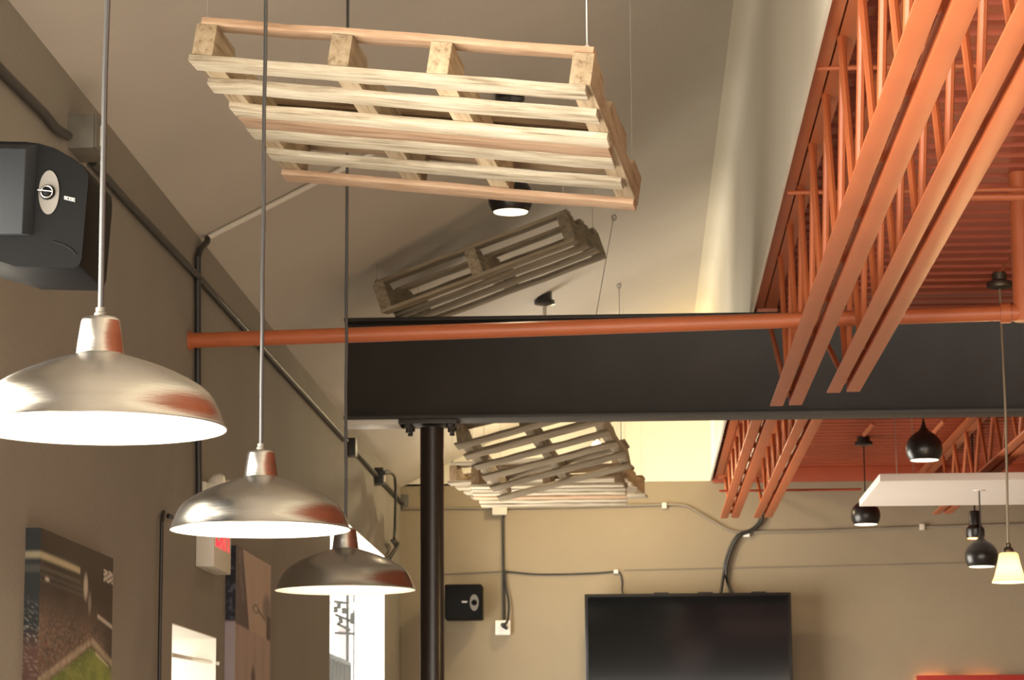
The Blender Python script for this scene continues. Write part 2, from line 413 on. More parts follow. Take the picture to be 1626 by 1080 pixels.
pa, pb_ = at_x(300, 541, WX+.001), at(1602, 497, 9.15)
pipe = thing('sprinkler_pipe', pa, 'long orange sprinkler pipe from the left wall across the joists', 'pipe')
part('pipe_run', MB().tube([pa, pb_], .0275, 20), M['orange'], pipe)
pipe_d = (pb_-pa).normalized()
for s_, r_ in ((0, .036),):
    part('coupling', MB().tube([pb_-pipe_d*.03, pb_+pipe_d*.005], r_, 20), M['orange'], pipe)
part('wall_plate', MB().tube([pa, pa+pipe_d*.012], .034, 20), M['orange'], pipe)
ry = pb_.y
riser = thing('pipe_riser', (pb_.x+.045, ry, pb_.z-.03), 'vertical orange pipe dropping from the deck to the sprinkler pipe', 'pipe')
part('riser_tube', MB().tube([(pb_.x+.05, ry, pb_.z-.03), (pb_.x+.05, ry, 3.70)], .034, 20), M['orange'], riser)
part('tee_fitting', MB().tube([(pb_.x+.004, ry, pb_.z), (pb_.x+.3, ry, pb_.z+.005)], .03, 20), M['orange'], riser)
q = at(1542, 313, 8.6)
solo('branch_pipe', MB().tube([q, (q.x+.8, q.y, q.z-.01)], .013, 12).tube([q, (q.x, q.y, 3.70)], .004, 8), M['orange'], 'thin orange branch pipe hanging under the deck at the right', 'pipe')
q0, q1 = at_z(1378, 304, 3.60), at_z(1500, 304, 3.60)
solo('bridging_rod', MB().tube([(BX+.02, q0.y, 3.6), (2.2, q0.y, 3.6)], .008, 8), M['orange'], 'orange bridging rod through the near joists', 'rod')
solo('bridging_rod', MB().tube([(BX+.02, 7.45, 3.63), (2.2, 7.45, 3.63)], .008, 8), M['orange'], 'orange bridging rod through the near joists, closest to the viewer', 'rod')
q = at(1300, 778, 17.0)
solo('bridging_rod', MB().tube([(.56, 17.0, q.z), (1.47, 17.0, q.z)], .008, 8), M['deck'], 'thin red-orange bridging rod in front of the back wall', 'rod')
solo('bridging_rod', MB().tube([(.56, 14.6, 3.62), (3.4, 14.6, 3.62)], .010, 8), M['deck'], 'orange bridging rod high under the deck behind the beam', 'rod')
# diagonal braces hanging under the deck
for (pxa, pya, pxb, pyb, Y, lab) in ((1388, 672, 1372, 690, 15.2, 'short orange brace above the small globe lamp'), (1500, 668, 1480, 690, 14.2, 'short orange brace beside the large globe lamp')):
    a, b = at(pxa, pya, Y), at(pxb, pyb, Y+.5)
    d = (a-b).normalized()
    a2 = a + d*((3.70-a.z)/d.z if abs(d.z) > .1 else 0)
    solo('deck_brace', MB().tube([b, a2], .014, 8), M['orange'], lab, 'brace')
a = at(1588, 440, 10.98); b = at(1617, 405, 10.6)
solo('deck_brace', MB().tube([a + Vector((0, 0, .03)), b + (b-a)*.4], .010, 8), M['orange'], 'short orange brace beside the bell lamp canopy', 'brace')

# ------------------------------------------------------------------ wooden pallets
def rough_board(L_, Wd, T, seed, notch=False):
    """board lying along local x, with slightly ragged edges"""
    r = random.Random(seed); n = 9; mb = MB(); vs = []
    for i in range(n+1):
        x = -L_/2 + L_*i/n; e = r.uniform(-.004, .004); g = r.uniform(-.004, .004); h_ = r.uniform(-.0015, .0015)
        if i in (0, n): x += r.uniform(-.006, .006)
        vs += [(x, -Wd/2+e, -T/2+h_), (x+r.uniform(-.003, .003), Wd/2+g, -T/2+h_), (x, Wd/2+g, T/2+h_), (x, -Wd/2+e, T/2+h_)]
    fs = [(0,1,2,3), (4*n+3, 4*n+2, 4*n+1, 4*n)]
    for i in range(n):
        for k in range(4): fs.append((4*i+k, 4*i+(k+1) % 4, 4*i+4+(k+1) % 4, 4*i+4+k))
    return mb.add(vs, fs)
def stringer_mesh(W_, th, h, notch):
    pts = [(-W_/2, -h/2)]
    if notch:
        for c in (-.24, .24):
            pts += [(c*W_-.09, h/2), (c*W_-.06, h/2-.03), (c*W_+.06, h/2-.03), (c*W_+.09, h/2)]
        top = pts[1:]
        poly = [(-W_/2, -h/2), (-W_/2, h/2)] + top + [(W_/2, h/2), (W_/2, -h/2)]
    else:
        poly = [(-W_/2, -h/2), (-W_/2, h/2), (W_/2, h/2), (W_/2, -h/2)]
    return MB().prism(poly, 'y', -th/2, th/2)
def pallet(pos, ang, L_, W_, H_, rows, tones, strs, top_rows, top_tones, str_tone, label, t=.016, sth=.045, lines=True, notch=True, corners=((.02,.03),(.98,.03),(.02,.97),(.98,.97))):
    rot = tuple(math.radians(a) for a in ang)
    root = thing('wooden_pallet', Vector(pos), label, 'pallet', 'wooden pallets hung from the ceiling', rot)
    mat = Matrix.Translation(Vector(pos)) @ Euler(rot, 'XYZ').to_matrix().to_4x4()
    hs = H_ - 2*t
    for i, ((a, b), tn) in enumerate(zip(rows, tones)):
        o = part('deck_board', rough_board(L_*random.uniform(.99, 1.01), (b-a)*W_, t, int(pos[1]*10)*16 + i), M[tn], root, local=True, bevel=.0015)
        o.location = (random.uniform(-.004, .004), ((a+b)/2-.5)*W_, t/2)
    for i, u in enumerate(strs):
        o = part('stringer', stringer_mesh(W_*1.0, sth, hs, notch), M[str_tone], root, local=True, bevel=.002)
        o.location = ((u-.5)*L_, 0, t+hs/2); o.rotation_euler = (0, 0, math.pi/2)
    for i, ((a, b), tn) in enumerate(zip(top_rows, top_tones)):
        o = part('base_board', rough_board(L_*.985, (b-a)*W_, t, 31+i), M[tn], root, local=True, bevel=.0015)
        o.location = (.005, ((a+b)/2-.5)*W_, H_-t/2)
    if lines:
        for (u, v) in corners:
            p0 = mat @ Vector(((u-.5)*L_, (v-.5)*W_, H_-.005)); p1 = Vector((p0.x, p0.y, ceil_z(p0.x)+.004))
            inv = mat.inverted()
            br = (u, v) == (.98, .03); mb = MB().tube([inv @ p0, inv @ p1], .0016 if br else .0009, 6)
            mb.lathe([(.0001, -.008), (.006, -.004), (.006, .004), (.0001, .008)], tuple(inv @ (p0 + Vector((0, 0, .012)))), 8)
            part('hanging_string', mb, M['string' if br else 'wire'], root, local=True)
    return root, mat
C_, P_, B_, G_ = 'wood_cream', 'wood_pink', 'wood_brown', 'wood_grey'
pallet((-.518, 6.572, 3.22), (-4.8, 7.5, -7.2), .98, .973, .112,
       [(0, .072), (.17, .245), (.36, .432), (.435, .524), (.528, .627), (.742, .812), (.93, 1.0)], [C_, C_, C_, P_, C_, C_, P_],
       (.03, .376, .626, .978), [(0, .06), (.60, .68), (.93, 1.0)], [P_, B_, B_], 'wood_tan',
       'pale bright pallet hanging nearest, in front of the black lamp', t=.016, sth=.052)
pallet((-.588, 11.63, 3.795), (6.2, -17.9, -10), .91, .88, .142,
       [(0, .13), (.29, .42), (.58, .71), (.87, 1.0)], [G_, G_, G_, G_], (.028, .5, .972), [(0, .13), (.44, .56), (.87, 1)], [G_, G_, G_], G_,
       'grey steeply tilted pallet just above the orange pipe', t=.015, sth=.05)
p3, m3 = pallet((-.44, 13.607, 3.26), (-14.1, -12.6, -10.6), .738, .865, .125,
       [(0, .08), (.18, .26), (.365, .445), (.55, .63), (.735, .815), (.92, 1.0)], [G_]*6, (.05, .5, .95), [(0, .13), (.45, .55), (.87, 1)], [G_, G_, G_], G_,
       'grey tilted pallet seen just below the black beam', t=.012, sth=.045, corners=((.03,.05),(.03,.95)))
pallet((-.515, 16.40, 3.384), (-2.6, -1.1, -9.5), 1.07, .95, .13,
       [(0, .11), (.2, .31), (.4, .51), (.62, .73), (.89, 1.0)], [C_]*5, (.03, .5, .97), [(0, .13), (.45, .55), (.87, 1)], [C_, B_, B_], B_,
       'wide pallet deepest in the room, its ends showing behind the others', t=.018)
pallet((-.463, 15.02, 3.202), (-1.9, .1, -1.4), .865, .85, .122,
       [(0, .10), (.16, .27), (.34, .44), (.52, .63), (.70, .80), (.88, 1.0)], [C_, C_, C_, P_, C_, C_], (.04, .5, .96), [(0, .12), (.45, .55), (.88, 1)], [B_, B_, B_], B_,
       'level cream pallet below and behind the tilted grey one', t=.016)
# two strings of the third pallet with eyelets on the sloped ceiling
for (px, py), lp in (((983, 450), (.96, .9)), ((975, 341), (.93, .06))):
    e = at_ceil(px, py); p0 = m3 @ Vector(((lp[0]-.5)*.738, (lp[1]-.5)*.865, .125))
    h = thing('hanging_wire', e, 'steel wire from a ceiling eyelet to the pallet behind the beam, ' + ('lower eyelet' if py > 400 else 'upper eyelet'), 'wire', 'pallet wires')
    part('wire_strand', MB().tube([e, p0], .0022, 6), M['wire'], h)
    part('eyelet', MB().tube([e + Vector((.011*math.cos(a), 0, .006+.014*math.sin(a)-.02)) for a in np.linspace(0, 2*math.pi, 13)], .003, 6), M['wire'], h)

# ------------------------------------------------------------------ pendant lamps
def warehouse_lamp(c, label, power):
    c = Vector(c); t = thing('pendant_lamp', c, label, 'pendant lamp', 'aluminium warehouse pendants')
    out = [(.2055, 0), (.207, .002), (.2035, .006), (.1985, .02), (.193, .034), (.186, .048), (.1775, .059), (.165, .069), (.148, .0795), (.125, .091), (.10, .1015), (.075, .110), (.055, .1165), (.043, .120), (.0388, .1225)]
    inn = [(r-.003 if r > .05 else r-.004, z-.003) for r, z in out[4:]][::-1]
    prof_ = out + inn + [(.195, .02), (.2005, .006), (.2035, .001), (.2055, 0)]
    mis = [0]*(len(out)) + [1]*(len(prof_)-len(out)-1)
    mb = MB(); mb.lathe(prof_, c, 72, mis=mis); n_ = 72
    # drop the two end caps that lathe() adds to an open profile
    keep = [(f, i) for f, i in zip(mb.f, mb.mi) if len(f) <= 4]; mb.f = [f for f, _ in keep]; mb.mi = [i for _, i in keep]
    part('shade', mb, [M['alu'], M['enamel']], t, fix=True)
    part('neck', MB().lathe([(.0395, .120), (.0385, .1235), (.036, .145), (.0315, .176), (.0295, .1805), (.025, .183), (.0005, .184)], c, 40), M['alu'], t)
    part('cord_grip', MB().lathe([(.0105, .182), (.0105, .190), (.0085, .192), (.0085, .199), (.004, .2)], c, 16), M['galv'], t)
    top = ceil_z(c.x)
    r = random.Random(int(c.y*10)); pts = []
    for k in range(13):
        z = c.z + .195 + (top - c.z - .195)*k/12
        pts.append((c.x + (0 if k in (0, 12) else r.uniform(-.0015, .0015)), c.y, z))
    part('cord', MB().tube(pts, .0047, 8), M['cord'], t)
    part('ceiling_hook', MB().lathe([(.004, top-c.z-.02), (.012, top-c.z-.012), (.014, top-c.z+.01)], c, 12), M['galv'], t)
    part('bulb', MB().lathe([(.0005, .030), (.018, .034), (.028, .047), (.030, .06), (.024, .08), (.015, .10), (.015, .118)], c, 24), M['bulb'], t)
    l = bpy.data.lights.new('bulb_light', 'POINT'); l.energy = power; l.color = (1, .86, .62); l.shadow_soft_size = .03
    lo = bpy.data.objects.new('bulb_light', l); COL.objects.link(lo); lo.parent = t; lo.location = (0, 0, .012)
    return t
warehouse_lamp((-.859, 4.2, 2.165), 'large brushed aluminium pendant lamp nearest, by the left edge', 4.5)
warehouse_lamp((-.850, 6.0, 2.170), 'middle brushed aluminium pendant lamp, in front of the exit sign', 4)
warehouse_lamp((-.842, 7.72, 2.154), 'farthest and darkest aluminium pendant lamp, in front of the tall window', .9)

def globe_lamp(px, py, Y, dia, label, top, cord=True, canopy=True, power=8, neck=True, rodr=.004, mat_rod='globe'):
    """py is the bottom opening; the globe is cut off flat below and drawn out to a tip above"""
    c = at(px, py, Y); R_ = dia/2; t = thing('globe_pendant', c, label, 'pendant lamp', 'black globe pendants')
    k = .86; zc = R_*.62
    prof_ = []
    a0 = -math.asin(.62)
    for i in range(15):
        a = a0 + (1.12-a0)*i/14; prof_.append((R_*math.cos(a), zc+R_*math.sin(a)))
    r1, z1 = prof_[-1]
    prof_ += [(r1*.62, z1+R_*.13), (r1*.4, z1+R_*.27), (r1*.24, z1+R_*.45), (r1*.13, z1+R_*.68), (.004, z1+R_*.85)] if neck else [(r1*.5, z1+R_*.07), (.004, z1+R_*.1)]
    hz = prof_[-1][1]
    inner = [(R_*math.cos(a0)-.004, .0), (R_*math.cos(a0)-.001, .008), (R_*.85, .012)]
    mb = MB().lathe(prof_, c, 40); mb.f, mb.mi = zip(*[(f, i) for f, i in zip(mb.f, mb.mi) if len(f) <= 4]); mb.f = list(mb.f); mb.mi = list(mb.mi)
    part('globe_shade', mb, M['globe'], t)
    part('lens', MB().lathe([(.0005, -.001), (R_*math.cos(a0)*.95, -.001), (R_*math.cos(a0)*.985, .004)], c, 40), M['lens'], t)
    part('rod', MB().tube([(c.x, c.y, c.z+hz-.005), (c.x, c.y, top-.004)], rodr, 8), M[mat_rod], t)
    if canopy:
        part('canopy', MB().lathe([(.012, -.06), (.055, -.05), (.055, -.03), (.04, -.03), (.04, .0 if top < 3.75 else .03)], (c.x, c.y, top), 24), M['globe'], t)
    if power:
        l = bpy.data.lights.new('globe_light', 'SPOT'); l.energy = power; l.color = (1, .80, .5); l.spot_size = math.radians(130); l.spot_blend = .6; l.shadow_soft_size = .04
        lo = bpy.data.objects.new('globe_light', l); COL.objects.link(lo); lo.parent = t; lo.location = (0, 0, -.01)
    return t
q = at(811, 343, 9.6); cz = ceil_z(q.x)
globe_lamp(811, 337, 9.6, .168, 'black globe pendant lamp seen through the nearest pallet', cz, mat_rod='globe')
globe_lamp(1468, 731, 13.0, .180, 'largest black globe lamp just under the beam at right', 3.70)
globe_lamp(1375, 833, 16.4, .182, 'small black globe lamp on a rod left of the white panel', 3.70, neck=False)
globe_lamp(1559, 900, 14.5, .180, 'black globe lamp hanging beside the glowing bell lamp', 3.155, canopy=False)
q = at_ceil(862, 470)
globe_lamp(866, 645, q.y, .17, 'lamp behind the beam, only its black canopy and pale rod showing', ceil_z(at(866, 645, q.y).x), rodr=.012, mat_rod='plastic')
# bare round bulb behind the pallets, close to the gable
c = at(948, 712, 17.2); t = thing('bulb_pendant', c, 'small bright bare bulb glimpsed behind the pallets near the back wall', 'pendant lamp')
part('bulb', MB().lathe([(.0005, -.04), (.022, -.034), (.038, -.015), (.04, .002), (.034, .022), (.02, .04), (.014, .05)], c, 20), M['bulb'], t)
part('socket', MB().lathe([(.018, .045), (.02, .05), (.018, .085), (.006, .095)], c, 16), M['globe'], t)
part('cord', MB().tube([(c.x, c.y, c.z+.09), (c.x, c.y, ceil_z(c.x)+.004)], .004, 8), M['globe'], t)
l = bpy.data.lights.new('bulb_light', 'POINT'); l.energy = 36; l.color = (1, .80, .48); l.shadow_soft_size = .045
lo = bpy.data.objects.new('bulb_light', l); COL.objects.link(lo); lo.parent = t; lo.location = (0, -.09, 0)
# black can lamp behind the globe
c = at(1549, 855, 16.0); t = thing('can_pendant', c, 'slim black can lamp behind the globe under the white panel', 'pendant lamp')
part('can_shade', MB().lathe([(.05, 0), (.056, .015), (.056, .055), (.04, .075), (.036, .08), (.036, .15), (.03, .165), (.004, .17)], c, 24), M['globe'], t)
part('lens', MB().lathe([(.0005, -.001), (.046, -.001), (.05, .003)], c, 24), M['halo'], t)
part('rod', MB().tube([(c.x, c.y, c.z+.165), (c.x, c.y, 3.70)], .006, 8), M['globe'], t)
# glass bell lamp
can = at_z(1587, 452, 3.655)
c = Vector((can.x+.0, can.y, at(1603, 925, can.y).z)); c.x = at(1603, 925, can.y).x
t = thing('bell_pendant', c, 'glowing amber glass bell lamp on a long cord at the right edge', 'pendant lamp')
part('glass_shade', MB().lathe([(.070, 0), (.071, .003), (.060, .028), (.050, .065), (.043, .1), (.040, .115), (.034, .122), (.02, .123), (.018, .121), (.032, .120), (.038, .114), (.041, .1), (.048, .065), (.058, .028), (.069, .003), (.070, 0)], c, 40), M['bell'], t)
part('fitter', MB().lathe([(.022, .121), (.024, .126), (.020, .14), (.012, .147), (.012, .16), (.004, .165)], c, 24), M['bronze'], t)
part('cord', MB().tube([(c.x, c.y, c.z+.16), (c.x+.01, c.y, c.z+.7), (can.x, can.y, 3.66)], .0052, 8), M['brass'], t)
part('canopy', MB().lathe([(.01, -.02), (.052, -.012), (.055, 0), (.05, .012), (.03, .02), (.03, .05)], (can.x, can.y, 3.655), 28), M['bronze'], t)
l = bpy.data.lights.new('bell_light', 'POINT'); l.energy = 22; l.color = (1, .62, .28); l.shadow_soft_size = .05
lo = bpy.data.objects.new('bell_light', l); COL.objects.link(lo); lo.parent = t; lo.location = (0, 0, -.04)
l = bpy.data.lights.new('bell_inner_light', 'POINT'); l.energy = .8; l.color = (1, .84, .52); l.shadow_soft_size = .018
lo = bpy.data.objects.new('bell_inner_light', l); COL.objects.link(lo); lo.parent = t; lo.location = (0, 0, .05)

# ------------------------------------------------------------------ white hanging panel
pz = 3.155
pn = thing('ceiling_panel', (1.9, 14.6, pz), 'white rectangular panel hanging under the deck behind the beam', 'panel')
yA, yB = 14.0, 15.3; xa = at(1397, 760, yA).x
part('panel_board', MB().box((xa, yA, pz), (3.7, yB, pz+.04)), M['panel'], pn, bevel=.003)
for (x, y) in ((xa+.2, yA+.2), (xa+.2, yB-.2), (3.4, yA+.2), (3.4, yB-.2)):
    part('hanging_wire', MB().tube([(x, y, pz+.04), (x, y, 3.70)], .002, 6), M['wire'], pn)
q = at(1559, 900, 14.5)
part('hook_plate', MB().lathe([(.03, -.004), (.03, 0)], (q.x, 14.5, pz), 16), M['panel'], pn)

# ------------------------------------------------------------------ loudspeakers
def near_speaker():
    Y0, Y1 = 5.5, 5.8
    sil = [(-75, 221), (40, 223), (62, 226), (85, 233), (110, 247), (132, 262), (141, 272), (142, 284), (131, 413), (127, 424), (119, 428), (24, 426), (0, 418), (-75, 398)]
    q0 = [at(x, y, Y0) for x, y in sil]
    cx_ = sum(q.x for q in q0)/len(q0); cz_ = sum(q.z for q in q0)/len(q0)
    root = thing('loudspeaker', (cx_, Y0, cz_), 'black loudspeaker on the left wall at the left edge', 'loudspeaker', 'loudspeakers')
    n = len(q0); rings = []
    for (y, s) in ((Y0, .975), (Y0+.012, 1.0), (Y1-.05, 1.0), (Y1, .9)):
        rings.append([(cx_+(q.x-cx_)*s, y, cz_+(q.z-cz_)*s) for q in q0])
    mb = MB(); vs = sum(rings, []); fs = [tuple(range(n)), tuple(reversed(range(3*n, 4*n)))]
    for r in range(3): fs += [(r*n+i, (r+1)*n+i, (r+1)*n+(i+1) % n, r*n+(i+1) % n) for i in range(n)]
    part('shell', mb.add(vs, fs), M['spk'], root)
    Yg = Y0-.03      # raised grille on the left part of the face
    g = [at(-78, 226, Y0), at(61, 229, Y0), at(53, 374, Y0), at(-78, 374, Y0)]
    gf = [at(-78, 234, Yg), at(41, 236, Yg), at(35, 371, Yg), at(-78, 371, Yg)]
    mb = MB().add(g+gf, [(4,5,6,7), (0,1,5,4), (1,2,6,5), (2,3,7,6), (3,0,4,7), (3,2,1,0)])
    part('grille', mb, M['grille'], root, bevel=.002)
    lip = MB().tube([at(84, 383, Y0-.001), at(102, 389, Y0-.001), at(114, 396, Y0-.001), at(121, 404, Y0-.001)], .0018, 6)
    part('trim_line', lip, M['spk'], root)
    oc = at(78, 306, Y0)
    s = 5.5/4200
    mb = MB(); k = 36
    for r_, dy in ((1.0, -.002), (.55, .004)):
        pass
    vs = [(oc.x+s*17*math.cos(a), Y0-.003, oc.z+s*37*math.sin(a)) for a in np.linspace(0, 2*math.pi, k, endpoint=False)]
    vs += [(oc.x-.004+s*9*math.cos(a), Y0-.0012, oc.z+s*14*math.sin(a)) for a in np.linspace(0, 2*math.pi, k, endpoint=False)]
    mb.add(vs, [(i, (i+1) % k, k+(i+1) % k, k+i) for i in range(k)] + [tuple(range(k, 2*k))])
    part('waveguide', mb, M['horn'], root, fix=False)
    tw = part('tweeter', MB().lathe([(.0005, -.010), (.007, -.009), (.012, -.004), (.0165, -.003), (.0165, 0)], (oc.x-.003, Y0-.003, oc.z), 28, axis='y'), M['spk'], root)
    ring = [(oc.x-.003+.0125*math.cos(a), Y0-.011, oc.z+.0125*math.sin(a)) for a in np.linspace(0, 2*math.pi, 25)]
    part('ring', MB().tube(ring, .0016, 8), M['chrome'], tw)
    part('bar', MB().tube([(oc.x-.022, Y0-.013, oc.z+.004), (oc.x+.010, Y0-.013, oc.z)], .0012, 6), M['chrome'], tw)
    # small silver lettering
    lc = at(109, 318, Y0)
    word(root, 'BOSE', (lc.x-.0085, Y0-.0022, lc.z+.002), .0065, .0045, 'y', M['logo'], slope=-.25)
    wb_ = MB().box((-1.40, Y1-.12, cz_-.03), (WX+.02, Y1-.06, cz_+.03)).box((WX, Y1-.16, cz_-.07), (WX+.02, Y1-.02, cz_+.07))
    part('wall_bracket', wb_, M['spk'], root, bevel=.003)
GLY = {'B': [(0,0,0,4),(0,0,2,0),(0,2,2,2),(0,4,2,4),(2,0,2,4)], 'O': [(0,0,0,4),(2,0,2,4),(0,0,2,0),(0,4,2,4)], 'S': [(0,0,2,0),(2,0,2,2),(0,2,2,2),(0,2,0,4),(0,4,2,4)],
       'E': [(0,0,0,4),(0,0,2,0),(0,2,2,2),(0,4,2,4)], 'X': [(0,0,2,4),(0,4,2,0)], 'I': [(1,0,1,4)], 'T': [(1,0,1,4),(0,4,2,4)]}
def word(root, text, p, hgt, wid, facing, mat, slope=0, stroke=None, gap=1.3, depth=.001, name='lettering'):
    """block letters made of strokes; facing 'y' reads along +X seen from -Y, 'x' reads along +Y seen from +X"""
    mb = MB(); st = stroke or hgt*.22; adv = 0
    for ch in text:
        for (x0_, y0_, x1_, y1_) in GLY[ch]:
            a = Vector((adv + x0_/2*wid, y0_/4*hgt)); b = Vector((adv + x1_/2*wid, y1_/4*hgt))
            d = (b-a).normalized(); nrm = Vector((-d.y, d.x))*st/2; a2, b2 = a-d*st/2, b+d*st/2
            q4 = [a2+nrm, b2+nrm, b2-nrm, a2-nrm]
            vs = []
            for dep in (0, -depth):
                for q in q4:
                    if facing == 'y': vs.append((p[0]+q.x, p[1]+dep, p[2]+q.y+q.x*slope))
                    else: vs.append((p[0]-dep, p[1]+q.x, p[2]+q.y))
            mb.add(vs, [(0,1,2,3), (7,6,5,4), (0,4,5,1), (1,5,6,2), (2,6,7,3), (3,7,4,0)])
        adv += wid*gap if ch != 'I' else wid*gap*.9
    part(name, mb, mat, root, smooth=False)
near_speaker()

def far_speaker():
    a, b = at(706, 928, 17.72), at(765, 983, 17.72)
    root = thing('loudspeaker', ((a.x+b.x)/2, 17.72, b.z), 'small black loudspeaker on the back wall beside the column', 'loudspeaker', 'loudspeakers')
    part('shell', MB().box((a.x, 17.72, b.z), (b.x, 17.94, a.z)), M['spk'], root, bevel=.012)
    part('wall_bracket', MB().box(((a.x+b.x)/2-.03, 17.92, (a.z+b.z)/2-.04), ((a.x+b.x)/2+.03, 18.0, (a.z+b.z)/2+.04)), M['spk'], root)
    oc = at(753, 957, 17.72)
    mb = MB(); k = 28
    vs = [(oc.x+.030*math.cos(t_), 17.718, oc.z+.055*math.sin(t_)) for t_ in np.linspace(0, 2*math.pi, k, endpoint=False)]
    vs += [(oc.x+.03*math.cos(t_), 17.722, oc.z+.055*math.sin(t_)) for t_ in np.linspace(0, 2*math.pi, k, endpoint=False)]
    mb.add(vs, [tuple(range(k)), tuple(reversed(range(k, 2*k)))] + [(i, (i+1) % k, k+(i+1) % k, k+i) for i in range(k)])
    part('waveguide', mb, M['horn'], root)
    part('tweeter', MB().lathe([(.0005, -.012), (.012, -.009), (.02, -.001), (.02, 0)], (oc.x, 17.718, oc.z), 20, axis='y'), M['spk'], root)
    lc = at(737, 956, 17.72); word(root, 'BOSE', (lc.x-.015, 17.7195, lc.z-.004), .009, .007, 'y', M['logo'])
far_speaker()

# ------------------------------------------------------------------ television and its cables
a, b = at(928, 945, 17.74), at(1256, 942, 17.74)
tvw = (a.x, b.x); tz1 = 2.835; tz0 = tz1-.80
tv = thing('television', ((a.x+b.x)/2, 17.74, tz0), 'large black flat television on the back wall', 'television')
part('case', MB().box((a.x, 17.745, tz0), (b.x, 17.80, tz1)), M['tvb'], tv, bevel=.008)
part('screen', MB().box((a.x+.022, 17.742, tz0+.03), (b.x-.022, 17.747, tz1-.022)), M['screen'], tv)
part('wall_mount', MB().box(((a.x+b.x)/2-.25, 17.80, tz0+.2), ((a.x+b.x)/2+.25, 17.999, tz1-.2)), M['tvb'], tv)
for px in (1050, 1120, 1205):
    q = at(px, 943, 17.78)
    part('rear_clip', MB().box((q.x-.05, 17.77, tz1-.004), (q.x+.05, 17.80, tz1+.008)), M['tvb'], tv, bevel=.003)
def spline(pts, n=8):
    P = [Vector(p) for p in pts]; out = []
    for i in range(len(P)-1):
        p0, p1, p2, p3_ = P[max(i-1, 0)], P[i], P[i+1], P[min(i+2, len(P)-1)]
        for k in range(n):
            t = k/n
            out.append(.5*((2*p1) + (p2-p0)*t + (2*p0-5*p1+4*p2-p3_)*t*t + (3*p1-p0-3*p2+p3_)*t**3))
    return out + [P[-1]]
WB = BY-.02
cab = thing('television_cable', at(1150, 940, WB), 'black cable bundle dropping from the joists to the television', 'cable')
A = [(1206, 812), (1206, 828), (1192, 842), (1172, 850), (1160, 868), (1152, 893), (1150, 908)]
part('cable_strand', MB().tube(spline([at(x, y, WB) for x, y in A] + [at(1144, 943, 17.9)]), .011, 8), M['blackcord'], cab)
part('cable_strand', MB().tube(spline([at(x+3, y+1, WB-.012) for x, y in A] + [at(1155, 925, WB), at(1163, 943, 17.9)]), .009, 8), M['blackcord'], cab)
part('cable_clip', MB().box(at(1180, 846, WB-.012), at(1190, 853, BY)), M['whiteplate'], cab)
cab = thing('wall_cable', at(890, 912, WB), 'thin black cable looping from the wall box to the television', 'cable')
part('cable_strand', MB().tube(spline([at(x, y, WB+.012) for x, y in ((803, 908), (815, 909), (850, 912), (900, 912), (950, 910), (978, 908), (985, 912), (988, 925), (988, 938))] + [at(992, 946, 17.9)]), .006, 8), M['blackcord'], cab)
q = at(978, 908, BY)
part('cable_clip', MB().box((q.x-.014, BY-.02, q.z-.012), (q.x+.014, BY, q.z+.012)), M['whiteplate'], cab)
solo('wall_wire', MB().tube([at(990, 905, BY-.004), at(1330, 899, BY-.004), at(1540, 894, BY-.004)], .004, 6), M['conduit'], 'thin painted wire running level above the television', 'wire')
solo('wall_wire', MB().tube([at(706, 911, BY-.006), at(800, 907, BY-.006)], .006, 6), M['conduit'], 'thin wire above the small back loudspeaker', 'wire')

# conduits and boxes of the back wall
cb = thing('conduit', at(1085, 803, BY-.015), 'conduit across the back wall with a slanted jog beside the television', 'conduit')
pts = [at(x, y, BY-.012) for x, y in ((640, 808), (700, 807), (800, 807), (900, 805), (1075, 801), (1092, 804), (1150, 838), (1168, 845), (1300, 843), (1400, 839), (1640, 832))]
part('conduit_tube', MB().tube(pts, .009, 10), M['conduit'], cb)
for px, py in ((1055, 803), (1464, 837)):
    q = at(px, py, BY-.016); part('strap', MB().box((q.x-.016, BY-.032, q.z-.02), (q.x+.016, BY, q.z+.02)), M['plastic'], cb, bevel=.003)
q = at(794, 812, BY)
solo('junction_box', MB().box((q.x-.05, BY-.07, q.z-.03), (q.x+.05, BY, q.z+.03)), M['plastic'], 'pale junction box on the back wall below the level pallet', 'electrical box', bevel=.004)
d0, d1 = at(799, 818, BY-.014), at(800, 985, BY-.014)
cc_ = thing('conduit', d1, 'vertical conduit and cables dropping to the white wall switch', 'conduit')
part('conduit_tube', MB().tube([d0, d1], .0085, 10), M['dkconduit'], cc_)
part('cable_strand', MB().tube(spline([at(801, 905, BY-.03), at(803, 930, BY-.03), at(808, 960, BY-.04), at(806, 985, BY-.06), at(800, 992, BY-.07)]), .008, 8), M['blackcord'], cc_)
a, b = at(787, 986, BY), at(811, 1009, BY)
sw = thing('switch_box', ((a.x+b.x)/2, BY, b.z), 'white square wall socket box with black plug', 'electrical box')
part('box_body', MB().box((a.x, BY-.055, b.z), (b.x, BY, a.z)), M['whiteplate'], sw, bevel=.004)
q = at(800, 995, BY-.06)
part('plug', MB().tube([(q.x-.008, BY-.05, q.z+.012), (q.x+.006, BY-.095, q.z), (q.x+.025, BY-.09, q.z-.02)], [.016, .016, .009], 10), M['blackcord'], sw)

